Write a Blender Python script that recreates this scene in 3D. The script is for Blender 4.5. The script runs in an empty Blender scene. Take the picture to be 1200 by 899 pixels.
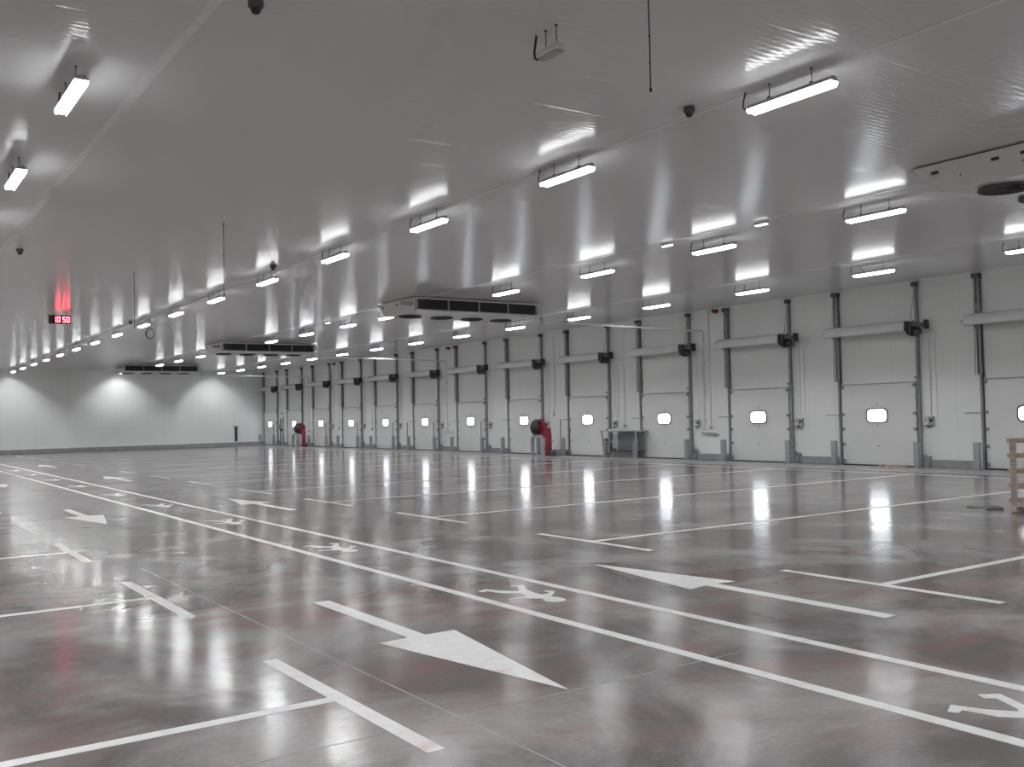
import bpy, bmesh, math, random
from mathutils import Vector, Matrix

random.seed(7)
PI = math.pi
scene = bpy.context.scene
COL = scene.collection

# ------------------------------------------------------------------ room size (metres)
WX = 29.04      # dock-door wall plane
DY = 79.0       # far wall plane
HZ = 6.185      # ceiling height
LX = -16.0      # left wall (never in view)
NY = -9.0       # wall behind the camera
PITCH = 5.2107  # door spacing
DOOR0 = 20.0945

# ------------------------------------------------------------------ materials
def new_mat(name):
    m = bpy.data.materials.new(name)
    m.use_nodes = True
    nt = m.node_tree
    b = nt.nodes['Principled BSDF']
    return m, nt, b

def N(nt, typ, **kw):
    n = nt.nodes.new(typ)
    for k, v in kw.items():
        setattr(n, k, v)
    return n

def simple(name, col, rough=0.5, metal=0.0, vary=0.06, scale=6.0, bump=0.0, spec=0.5):
    """plain paint / metal with a little procedural mottling"""
    m, nt, b = new_mat(name)
    tc = N(nt, 'ShaderNodeTexCoord')
    no = N(nt, 'ShaderNodeTexNoise')
    no.inputs['Scale'].default_value = scale
    no.inputs['Detail'].default_value = 4
    nt.links.new(tc.outputs['Object'], no.inputs['Vector'])
    r = N(nt, 'ShaderNodeValToRGB')
    r.color_ramp.elements[0].position = 0.3
    r.color_ramp.elements[1].position = 0.7
    r.color_ramp.elements[0].color = tuple(max(0, c * (1 - vary)) for c in col) + (1,)
    r.color_ramp.elements[1].color = tuple(min(1, c * (1 + vary)) for c in col) + (1,)
    nt.links.new(no.outputs['Fac'], r.inputs['Fac'])
    nt.links.new(r.outputs['Color'], b.inputs['Base Color'])
    b.inputs['Roughness'].default_value = rough
    b.inputs['Metallic'].default_value = metal
    b.inputs['Specular IOR Level'].default_value = spec
    if bump:
        bp = N(nt, 'ShaderNodeBump')
        bp.inputs['Strength'].default_value = bump
        bp.inputs['Distance'].default_value = 0.01
        nt.links.new(no.outputs['Fac'], bp.inputs['Height'])
        nt.links.new(bp.outputs['Normal'], b.inputs['Normal'])
    return m

def emit(name, col, strength):
    m, nt, b = new_mat(name)
    b.inputs['Base Color'].default_value = (0.8, 0.8, 0.8, 1)
    b.inputs['Emission Color'].default_value = col + (1,)
    b.inputs['Emission Strength'].default_value = strength
    b.inputs['Roughness'].default_value = 0.4
    return m

def floor_material():
    m, nt, b = new_mat('polished_concrete')
    L = nt.links.new
    tc = N(nt, 'ShaderNodeTexCoord')
    def noise(scale, detail, rough=0.6, sx=1.0, sy=1.0, dist=0.0):
        mp = N(nt, 'ShaderNodeMapping')
        mp.inputs['Scale'].default_value = (sx, sy, 1)
        L(tc.outputs['Object'], mp.inputs['Vector'])
        n = N(nt, 'ShaderNodeTexNoise')
        n.inputs['Scale'].default_value = scale
        n.inputs['Detail'].default_value = detail
        n.inputs['Roughness'].default_value = rough
        n.inputs['Distortion'].default_value = dist
        L(mp.outputs['Vector'], n.inputs['Vector'])
        return n
    def ramp(src, p0, c0, p1, c1):
        r = N(nt, 'ShaderNodeValToRGB')
        e = r.color_ramp.elements
        e[0].position, e[1].position = p0, p1
        e[0].color, e[1].color = c0 + (1,), c1 + (1,)
        L(src.outputs['Fac'], r.inputs['Fac'])
        return r
    big = noise(0.55, 8, 0.62, dist=0.6)
    base = ramp(big, 0.40, FLOOR_DARK, 0.62, FLOOR_LIGHT)
    # pinkish-brown dust stains left by the trowelled hardener
    st = noise(0.33, 7, 0.66, dist=1.2)
    stm = ramp(st, 0.44, (0, 0, 0), 0.60, (1, 1, 1))
    st2 = noise(1.3, 6, 0.65, sx=0.5, sy=1.6)
    stm2 = ramp(st2, 0.42, (0.1,) * 3, 0.66, (1, 1, 1))
    mul = N(nt, 'ShaderNodeMath', operation='MULTIPLY')
    L(stm.outputs['Color'], mul.inputs[0]); L(stm2.outputs['Color'], mul.inputs[1])
    mul2 = N(nt, 'ShaderNodeMath', operation='MULTIPLY')
    L(mul.outputs[0], mul2.inputs[0]); mul2.inputs[1].default_value = 1.0
    mix = N(nt, 'ShaderNodeMixRGB')
    L(mul2.outputs[0], mix.inputs['Fac']); L(base.outputs['Color'], mix.inputs['Color1'])
    mix.inputs['Color2'].default_value = FLOOR_STAIN + (1,)
    # fine speckle
    sp = noise(22, 5, 0.7)
    spr = ramp(sp, 0.3, (0.86,) * 3, 0.7, (1.08,) * 3)
    mx2 = N(nt, 'ShaderNodeMixRGB', blend_type='MULTIPLY')
    mx2.inputs['Fac'].default_value = 1
    L(mix.outputs['Color'], mx2.inputs['Color1']); L(spr.outputs['Color'], mx2.inputs['Color2'])
    L(mx2.outputs['Color'], b.inputs['Base Color'])
    # gloss: patchy, worn
    rg = noise(0.9, 6, 0.6, dist=0.1)
    rr = ramp(rg, 0.30, (FLOOR_R0,) * 3, 0.72, (FLOOR_R1,) * 3)
    L(rr.outputs['Color'], b.inputs['Roughness'])
    b.inputs['Specular IOR Level'].default_value = FLOOR_SPEC
    # gentle unevenness of the power-floated surface
    b1 = noise(1.1, 7, 0.5, sx=1.0, sy=1.0)
    b2 = noise(12.0, 3, 0.5)
    ad = N(nt, 'ShaderNodeMath', operation='MULTIPLY_ADD')
    L(b2.outputs['Fac'], ad.inputs[0]); ad.inputs[1].default_value = 0.34
    L(b1.outputs['Fac'], ad.inputs[2])
    bp = N(nt, 'ShaderNodeBump')
    bp.inputs['Strength'].default_value = 1.0
    bp.inputs['Distance'].default_value = FLOOR_BUMP
    L(ad.outputs[0], bp.inputs['Height'])
    L(bp.outputs['Normal'], b.inputs['Normal'])
    return m

def ceiling_material():
    m, nt, b = new_mat('ribbed_ceiling_panel')
    L = nt.links.new
    tc = N(nt, 'ShaderNodeTexCoord')
    sep = N(nt, 'ShaderNodeSeparateXYZ')
    L(tc.outputs['Object'], sep.inputs[0])
    # shallow micro-ribs running across the hall every 0.1 m, deeper joint every 1.15 m
    def saw(period, width):
        d = N(nt, 'ShaderNodeMath', operation='DIVIDE'); L(sep.outputs['Y'], d.inputs[0]); d.inputs[1].default_value = period
        f = N(nt, 'ShaderNodeMath', operation='FRACT'); L(d.outputs[0], f.inputs[0])
        s = N(nt, 'ShaderNodeMath', operation='SUBTRACT'); L(f.outputs[0], s.inputs[0]); s.inputs[1].default_value = 0.5
        a = N(nt, 'ShaderNodeMath', operation='ABSOLUTE'); L(s.outputs[0], a.inputs[0])
        r = N(nt, 'ShaderNodeMapRange'); L(a.outputs[0], r.inputs['Value'])
        r.inputs['From Min'].default_value = 0.5 - width; r.inputs['From Max'].default_value = 0.5
        r.inputs['To Min'].default_value = 1.0; r.inputs['To Max'].default_value = 0.0
        return r
    joint = saw(1.15, 0.012)
    m2 = N(nt, 'ShaderNodeMath', operation='MULTIPLY'); L(sep.outputs['Y'], m2.inputs[0]); m2.inputs[1].default_value = 2 * PI / 0.105
    sn = N(nt, 'ShaderNodeMath', operation='SINE'); L(m2.outputs[0], sn.inputs[0])
    mn = N(nt, 'ShaderNodeMath', operation='MULTIPLY_ADD')
    L(sn.outputs[0], mn.inputs[0]); mn.inputs[1].default_value = CEIL_RIB; L(joint.outputs[0], mn.inputs[2])
    bp = N(nt, 'ShaderNodeBump')
    bp.inputs['Strength'].default_value = 1.0
    bp.inputs['Distance'].default_value = 0.0012
    L(mn.outputs[0], bp.inputs['Height'])
    L(bp.outputs['Normal'], b.inputs['Normal'])
    no = N(nt, 'ShaderNodeTexNoise'); no.inputs['Scale'].default_value = 0.25; no.inputs['Detail'].default_value = 3
    L(tc.outputs['Object'], no.inputs['Vector'])
    r = N(nt, 'ShaderNodeValToRGB')
    r.color_ramp.elements[0].color = tuple(c * 0.97 for c in CEIL_COL) + (1,)
    r.color_ramp.elements[1].color = tuple(c * 1.03 for c in CEIL_COL) + (1,)
    L(no.outputs['Fac'], r.inputs['Fac'])
    L(r.outputs['Color'], b.inputs['Base Color'])
    b.inputs['Roughness'].default_value = CEIL_ROUGH
    b.inputs['Specular IOR Level'].default_value = CEIL_SPEC
    return m

def wall_material(name, axis, col=(0.74, 0.755, 0.745), rough=0.45):
    m, nt, b = new_mat(name)
    L = nt.links.new
    tc = N(nt, 'ShaderNodeTexCoord')
    sep = N(nt, 'ShaderNodeSeparateXYZ')
    L(tc.outputs['Object'], sep.inputs[0])
    d = N(nt, 'ShaderNodeMath', operation='DIVIDE'); L(sep.outputs[axis], d.inputs[0]); d.inputs[1].default_value = 1.15
    f = N(nt, 'ShaderNodeMath', operation='FRACT'); L(d.outputs[0], f.inputs[0])
    c = N(nt, 'ShaderNodeMath', operation='LESS_THAN'); L(f.outputs[0], c.inputs[0]); c.inputs[1].default_value = 0.008
    mix = N(nt, 'ShaderNodeMixRGB'); L(c.outputs[0], mix.inputs['Fac'])
    no = N(nt, 'ShaderNodeTexNoise'); no.inputs['Scale'].default_value = 0.5; no.inputs['Detail'].default_value = 4
    L(tc.outputs['Object'], no.inputs['Vector'])
    r = N(nt, 'ShaderNodeValToRGB')
    r.color_ramp.elements[0].color = tuple(x * 0.97 for x in col) + (1,)
    r.color_ramp.elements[1].color = tuple(min(1, x * 1.03) for x in col) + (1,)
    L(no.outputs['Fac'], r.inputs['Fac'])
    L(r.outputs['Color'], mix.inputs['Color1'])
    mix.inputs['Color2'].default_value = tuple(x * 0.8 for x in col) + (1,)
    L(mix.outputs['Color'], b.inputs['Base Color'])
    b.inputs['Roughness'].default_value = rough
    return m

def paint_material(name='floor_paint', col=(0.66, 0.655, 0.655)):
    m, nt, b = new_mat(name)
    L = nt.links.new
    tc = N(nt, 'ShaderNodeTexCoord')
    geo = N(nt, 'ShaderNodeNewGeometry')
    mp = N(nt, 'ShaderNodeMapping'); mp.inputs['Scale'].default_value = (0.5, 1.6, 1)
    L(geo.outputs['Position'], mp.inputs['Vector'])
    no = N(nt, 'ShaderNodeTexNoise'); no.inputs['Scale'].default_value = 1.7; no.inputs['Detail'].default_value = 6; no.inputs['Roughness'].default_value = 0.6
    L(mp.outputs['Vector'], no.inputs['Vector'])
    r = N(nt, 'ShaderNodeValToRGB')
    r.color_ramp.elements[0].position = 0.58; r.color_ramp.elements[1].position = 0.72
    r.color_ramp.elements[0].color = col + (1,)
    r.color_ramp.elements[1].color = (0.50, 0.35, 0.34, 1)
    L(no.outputs['Fac'], r.inputs['Fac'])
    n2 = N(nt, 'ShaderNodeTexNoise'); n2.inputs['Scale'].default_value = 9; n2.inputs['Detail'].default_value = 5
    L(geo.outputs['Position'], n2.inputs['Vector'])
    r2 = N(nt, 'ShaderNodeValToRGB')
    r2.color_ramp.elements[0].position = 0.25; r2.color_ramp.elements[1].position = 0.6
    r2.color_ramp.elements[0].color = (0.86, 0.85, 0.85, 1); r2.color_ramp.elements[1].color = (1, 1, 1, 1)
    L(n2.outputs['Fac'], r2.inputs['Fac'])
    mu = N(nt, 'ShaderNodeMixRGB', blend_type='MULTIPLY'); mu.inputs['Fac'].default_value = 1
    L(r.outputs['Color'], mu.inputs['Color1']); L(r2.outputs['Color'], mu.inputs['Color2'])
    L(mu.outputs['Color'], b.inputs['Base Color'])
    b.inputs['Roughness'].default_value = 0.42
    return m

def wood_material():
    m, nt, b = new_mat('rough_pine')
    L = nt.links.new
    tc = N(nt, 'ShaderNodeTexCoord')
    mp = N(nt, 'ShaderNodeMapping'); mp.inputs['Scale'].default_value = (14, 2, 14)
    L(tc.outputs['Object'], mp.inputs['Vector'])
    no = N(nt, 'ShaderNodeTexNoise'); no.inputs['Scale'].default_value = 2.5; no.inputs['Detail'].default_value = 5
    L(mp.outputs['Vector'], no.inputs['Vector'])
    r = N(nt, 'ShaderNodeValToRGB')
    r.color_ramp.elements[0].position = 0.3; r.color_ramp.elements[1].position = 0.7
    r.color_ramp.elements[0].color = (0.48, 0.38, 0.32, 1); r.color_ramp.elements[1].color = (0.64, 0.53, 0.46, 1)
    L(no.outputs['Fac'], r.inputs['Fac']); L(r.outputs['Color'], b.inputs['Base Color'])
    b.inputs['Roughness'].default_value = 0.75
    return m

# tunables
FLOOR_DARK = (0.124, 0.114, 0.113)
FLOOR_LIGHT = (0.300, 0.287, 0.283)
FLOOR_STAIN = (0.20, 0.118, 0.118)
FLOOR_R0, FLOOR_R1 = 0.105, 0.20
FLOOR_SPEC = 0.13
FLOOR_BUMP = 0.0045
CEIL_COL = (0.72, 0.725, 0.73)
CEIL_RIB = 0.5
CEIL_ROUGH = 0.15
CEIL_SPEC = 0.10
STRIP = 520.0
LENS = 14.0
PANE = 10.0

M = {}
M['floor'] = floor_material()
M['ceiling'] = ceiling_material()
M['wall_y'] = wall_material('panel_wall_along', 'Y')
M['wall_x'] = wall_material('panel_wall_across', 'X')
M['paint'] = paint_material()
M['paint_worn'] = paint_material('floor_paint_worn', (0.40, 0.39, 0.385))
M['joint'] = simple('pale_joint_sealant', (0.30, 0.29, 0.285), 0.5, vary=0.3, scale=1.5)
M['kerb'] = simple('grey_concrete', (0.30, 0.305, 0.32), 0.7, vary=0.12, scale=3, bump=0.15)
M['threshold'] = simple('threshold_concrete', (0.27, 0.265, 0.26), 0.5, vary=0.15, scale=2)
M['strip'] = simple('white_ceiling_profile', (0.78, 0.78, 0.78), 0.3)
M['leaf'] = simple('door_panel_white', (0.66, 0.665, 0.66), 0.4, vary=0.02, scale=1.5)
M['galv'] = simple('galvanised_steel', (0.40, 0.41, 0.43), 0.42, 0.75, vary=0.15, scale=9)
M['rail'] = simple('dark_galvanised_track', (0.27, 0.275, 0.285), 0.45, 0.3, vary=0.15, scale=9)
M['bollard'] = simple('grey_painted_steel', (0.34, 0.35, 0.37), 0.5, 0.2, vary=0.1, scale=7)
M['drum'] = simple('white_gloss_sheet', (0.70, 0.70, 0.70), 0.22, vary=0.03, scale=2.2, bump=0.9)
M['black'] = simple('black_plastic', (0.025, 0.025, 0.028), 0.45, vary=0.2)
M['motor'] = simple('charcoal_casting', (0.05, 0.05, 0.054), 0.4, vary=0.2)
M['dark'] = simple('dark_grey_plastic', (0.09, 0.09, 0.095), 0.5, vary=0.15)
M['white'] = simple('white_enamel', (0.70, 0.70, 0.69), 0.32, vary=0.03, scale=2)
M['grey'] = simple('grey_plastic', (0.42, 0.42, 0.43), 0.45)
M['cooler'] = simple('cooler_white_casing', (0.74, 0.74, 0.73), 0.35, vary=0.03, scale=1.5)
M['coil'] = simple('dark_coil_fins', (0.05, 0.05, 0.053), 0.55, 0.3, vary=0.25, scale=30)
M['pvc'] = simple('white_pvc', (0.78, 0.78, 0.77), 0.16, vary=0.02)
M['red'] = simple('red_enamel', (0.25, 0.014, 0.028), 0.35, vary=0.08, scale=3)
M['siren'] = simple('red_plastic', (0.22, 0.02, 0.025), 0.4)
M['wood'] = wood_material()
M['cloth'] = simple('brown_crumpled_cloth', (0.30, 0.245, 0.225), 0.85, vary=0.25, scale=14, bump=0.5)
M['lens_side'] = emit('lamp_lens_glow', (0.97, 0.99, 1.0), LENS)
M['lamp_strip'] = emit('lamp_tube_glow', (0.97, 0.99, 1.0), STRIP)
M['small_glow'] = emit('emergency_lamp_glow', (1.0, 1.0, 1.0), 5.0)
M['led'] = emit('red_led_digit', (1.0, 0.05, 0.085), 13.0)
M['pane'] = emit('daylight_pane', (0.86, 0.93, 1.0), PANE)
M['display'] = simple('black_display_face', (0.03, 0.008, 0.012), 0.25)

# ------------------------------------------------------------------ mesh builder
class MB:
    def __init__(self):
        self.bm = bmesh.new()
        self.slots = []

    def _slot(self, mat):
        if mat is None:
            return 0
        if mat not in self.slots:
            self.slots.append(mat)
        return self.slots.index(mat)

    def box(self, x0, x1, y0, y1, z0, z1, bevel=0.0, mat=None):
        v = [self.bm.verts.new(p) for p in ((x0, y0, z0), (x1, y0, z0), (x1, y1, z0), (x0, y1, z0),
                                            (x0, y0, z1), (x1, y0, z1), (x1, y1, z1), (x0, y1, z1))]
        fs = [self.bm.faces.new([v[i] for i in q]) for q in
              ((0, 3, 2, 1), (4, 5, 6, 7), (0, 1, 5, 4), (1, 2, 6, 5), (2, 3, 7, 6), (3, 0, 4, 7))]
        s = self._slot(mat)
        for f in fs:
            f.material_index = s
        if bevel > 0:
            es = list({e for f in fs for e in f.edges})
            bmesh.ops.bevel(self.bm, geom=es, offset=bevel, segments=2, profile=0.5, affect='EDGES', clamp_overlap=True)
        return self

    def hexa(self, pts, mat=None):
        v = [self.bm.verts.new(p) for p in pts]
        s = self._slot(mat)
        for q in ((0, 3, 2, 1), (4, 5, 6, 7), (0, 1, 5, 4), (1, 2, 6, 5), (2, 3, 7, 6), (3, 0, 4, 7)):
            f = self.bm.faces.new([v[i] for i in q]); f.material_index = s
        return self

    def beam(self, a, b, w, d, mat=None, up=(0, 0, 1)):
        """rectangular bar from a to b"""
        a, b = Vector(a), Vector(b)
        t = (b - a).normalized()
        u = Vector(up)
        if abs(t.dot(u)) > 0.95:
            u = Vector((1, 0, 0))
        s = t.cross(u).normalized() * (w / 2)
        n = s.cross(t).normalized() * (d / 2)
        return self.hexa([a - s - n, a + s - n, a + s + n, a - s + n, b - s - n, b + s - n, b + s + n, b - s + n], mat)

    def tube(self, pts, r, seg=10, closed=False, caps=True, mat=None):
        pts = [Vector(p) for p in pts]
        n = len(pts)
        rad = r if isinstance(r, (list, tuple)) else [r] * n
        rings = []
        prev = None
        s = self._slot(mat)
        for i, p in enumerate(pts):
            if closed:
                t = (pts[(i + 1) % n] - pts[i - 1]).normalized()
            elif i == 0:
                t = (pts[1] - p).normalized()
            elif i == n - 1:
                t = (p - pts[i - 1]).normalized()
            else:
                t = ((pts[i + 1] - p).normalized() + (p - pts[i - 1]).normalized()).normalized()
            if prev is None:
                ref = Vector((0, 0, 1)) if abs(t.z) < 0.9 else Vector((1, 0, 0))
                u = t.cross(ref).normalized()
            else:
                u = (prev - t * prev.dot(t)).normalized()
            prev = u
            w = t.cross(u)
            rings.append([self.bm.verts.new(p + (u * math.cos(2 * PI * k / seg) + w * math.sin(2 * PI * k / seg)) * rad[i]) for k in range(seg)])
        m = n if closed else n - 1
        for i in range(m):
            A, B = rings[i], rings[(i + 1) % n]
            for k in range(seg):
                f = self.bm.faces.new((A[k], A[(k + 1) % seg], B[(k + 1) % seg], B[k]))
                f.smooth = True; f.material_index = s
        if caps and not closed:
            f = self.bm.faces.new(list(reversed(rings[0]))); f.material_index = s
            f = self.bm.faces.new(rings[-1]); f.material_index = s
        return self

    def lathe(self, prof, seg=24, origin=(0, 0, 0), axis='Z', mat=None, smooth=True):
        o = Vector(origin)
        s = self._slot(mat)
        rings = []
        def P(r, h, a):
            c, d = r * math.cos(a), r * math.sin(a)
            return o + (Vector((c, d, h)) if axis == 'Z' else Vector((h, c, d)) if axis == 'X' else Vector((d, h, c)))
        for r, h in prof:
            if r < 1e-6:
                rings.append([self.bm.verts.new(P(0, h, 0))])
            else:
                rings.append([self.bm.verts.new(P(r, h, 2 * PI * k / seg)) for k in range(seg)])
        for A, B in zip(rings, rings[1:]):
            for k in range(seg):
                k2 = (k + 1) % seg
                if len(A) == 1 and len(B) == 1:
                    continue
                if len(A) == 1:
                    vs = (A[0], B[k2], B[k])
                elif len(B) == 1:
                    vs = (A[k], A[k2], B[0])
                else:
                    vs = (A[k], A[k2], B[k2], B[k])
                f = self.bm.faces.new(vs); f.smooth = smooth; f.material_index = s
        return self

    def poly(self, pts, z0, z1, mat=None):
        """flat polygon in plan extruded from z0 to z1"""
        s = self._slot(mat)
        bot = [self.bm.verts.new((x, y, z0)) for x, y in pts]
        top = [self.bm.verts.new((x, y, z1)) for x, y in pts]
        f = self.bm.faces.new(top); f.material_index = s
        g = self.bm.faces.new(list(reversed(bot))); g.material_index = s
        n = len(pts)
        for i in range(n):
            h = self.bm.faces.new((bot[i], bot[(i + 1) % n], top[(i + 1) % n], top[i])); h.material_index = s
        self.bm.normal_update()
        bmesh.ops.triangulate(self.bm, faces=[f, g])
        return self

    def sweep_x(self, prof, x0, x1, mat=None, smooth=False):
        """closed (y,z) profile extruded along x"""
        s = self._slot(mat)
        A = [self.bm.verts.new((x0, y, z)) for y, z in prof]
        B = [self.bm.verts.new((x1, y, z)) for y, z in prof]
        n = len(prof)
        for i in range(n):
            f = self.bm.faces.new((A[i], A[(i + 1) % n], B[(i + 1) % n], B[i])); f.smooth = smooth; f.material_index = s
        f = self.bm.faces.new(list(reversed(A))); f.material_index = s
        f = self.bm.faces.new(B); f.material_index = s
        return self

    def build(self, name, mat, parent=None, loc=(0, 0, 0), rot=(0, 0, 0)):
        bmesh.ops.recalc_face_normals(self.bm, faces=self.bm.faces[:])
        me = bpy.data.meshes.new(name)
        self.bm.to_mesh(me); self.bm.free()
        for mm in (self.slots or [mat]):
            me.materials.append(mm)
        o = bpy.data.objects.new(name, me)
        COL.objects.link(o)
        o.location = loc; o.rotation_euler = rot
        if parent is not None:
            o.parent = parent
        return o

def empty(name, loc=(0, 0, 0), rz=0.0):
    o = bpy.data.objects.new(name, None)
    COL.objects.link(o)
    o.location = loc; o.rotation_euler = (0, 0, rz)
    o.empty_display_size = 0.2
    return o

def tag(o, label=None, cat=None, group=None, kind=None):
    if label: o['label'] = label
    if cat: o['category'] = cat
    if group: o['group'] = group
    if kind: o['kind'] = kind
    return o

KIDS = {}
def copy_tree(o, parent=None):
    c = o.copy(); COL.objects.link(c)
    if parent is not None:
        c.parent = parent
    for ch in list(o.children):
        copy_tree(ch, c)
    return c

ORD = ['first', 'second', 'third', 'fourth', 'fifth', 'sixth', 'seventh', 'eighth', 'ninth', 'tenth', 'eleventh',
       'twelfth', 'thirteenth', 'fourteenth', 'fifteenth', 'sixteenth', 'seventeenth', 'eighteenth']

def arc(c, r, a0, a1, n, plane='xz'):
    out = []
    for i in range(n + 1):
        a = a0 + (a1 - a0) * i / n
        u, v = r * math.cos(a), r * math.sin(a)
        if plane == 'xz': out.append((c[0] + u, c[1], c[2] + v))
        elif plane == 'yz': out.append((c[0], c[1] + u, c[2] + v))
        else: out.append((c[0] + u, c[1] + v, c[2]))
    return out

# ------------------------------------------------------------------ the room shell
MB().box(LX, WX, NY, DY, -0.25, 0.0).build('floor', M['floor'])['kind'] = 'structure'
MB().box(LX, WX, NY, DY, HZ, HZ + 0.2).build('ceiling', M['ceiling'])['kind'] = 'structure'
MB().box(WX, WX + 0.25, NY, DY + 0.25, -0.25, HZ + 0.2).build('wall_right', M['wall_y'])['kind'] = 'structure'
MB().box(LX, WX, DY, DY + 0.25, -0.25, HZ + 0.2).build('wall_back', M['wall_x'])['kind'] = 'structure'
MB().box(LX - 0.25, LX, NY, DY + 0.25, -0.25, HZ + 0.2).build('wall_left', M['wall_y'])['kind'] = 'structure'
MB().box(LX - 0.25, WX + 0.25, NY - 0.25, NY, -0.25, HZ + 0.2).build('wall_front', M['wall_x'])['kind'] = 'structure'

# concrete kerb along the far wall
k = MB()
k.box(LX, WX - 0.02, DY - 0.22, DY, 0.0, 0.30, 0.02)
k.build('baseboard_back', M['kerb'])['kind'] = 'structure'
k = MB()
k.box(LX, WX - 0.02, DY - 0.10, DY, 0.30, 0.36, 0.01)
k.build('trim_1', M['white'])['kind'] = 'structure'

DOORS = [(i, DOOR0 + PITCH * i) for i in range(-1, 12)]     # nearest first
# kerb pieces between the doors
k = MB()
prev = NY
for i, yc in DOORS:
    k.box(WX - 0.12, WX - 0.002, prev, yc - 1.78, 0.0, 0.27, 0.015)
    prev = yc + 1.66
k.box(WX - 0.12, WX - 0.002, prev, DY - 0.23, 0.0, 0.27, 0.015)
k.build('baseboard_right', M['kerb'])['kind'] = 'structure'
# pale concrete dock threshold along the doors
MB().box(26.95, WX - 0.125, NY + 0.01, DY - 0.23, 0.0, 0.004).build('trim_2', M['threshold'])['kind'] = 'structure'
# long joint-cover profiles on the ceiling
for n, (x, w) in enumerate(((3.02, 0.11), (9.86, 0.06), (16.62, 0.06), (24.05, 0.05))):
    MB().box(x - w / 2, x + w / 2, NY + 0.01, DY - 0.01, HZ - 0.005, HZ - 0.0005).build('trim_%d' % (n + 3), M['strip'])['kind'] = 'structure'
# thin sawn joints in the slab, filled with pale sealant
jl = MB()
for x in (3.36, -3.4, 10.1):
    jl.box(x - 0.005, x + 0.005, NY + 0.01, 14.0 if x == 3.36 else 6.0, 0.0, 0.0012)
for y in (5.6,):
    jl.box(1.2, 6.9, y - 0.005, y + 0.005, 0.0, 0.0014)
jl.build('trim_7', M['joint'])['kind'] = 'structure'

# ------------------------------------------------------------------ dock doors
def rounded_rect(w, h, r, n=6):
    pts = []
    for cx, cy, a0 in ((w / 2 - r, h / 2 - r, 0), (-w / 2 + r, h / 2 - r, PI / 2), (-w / 2 + r, -h / 2 + r, PI), (w / 2 - r, -h / 2 + r, 3 * PI / 2)):
        for i in range(n + 1):
            a = a0 + PI / 2 * i / n
            pts.append((cx + r * math.cos(a), cy + r * math.sin(a)))
    return pts

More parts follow.
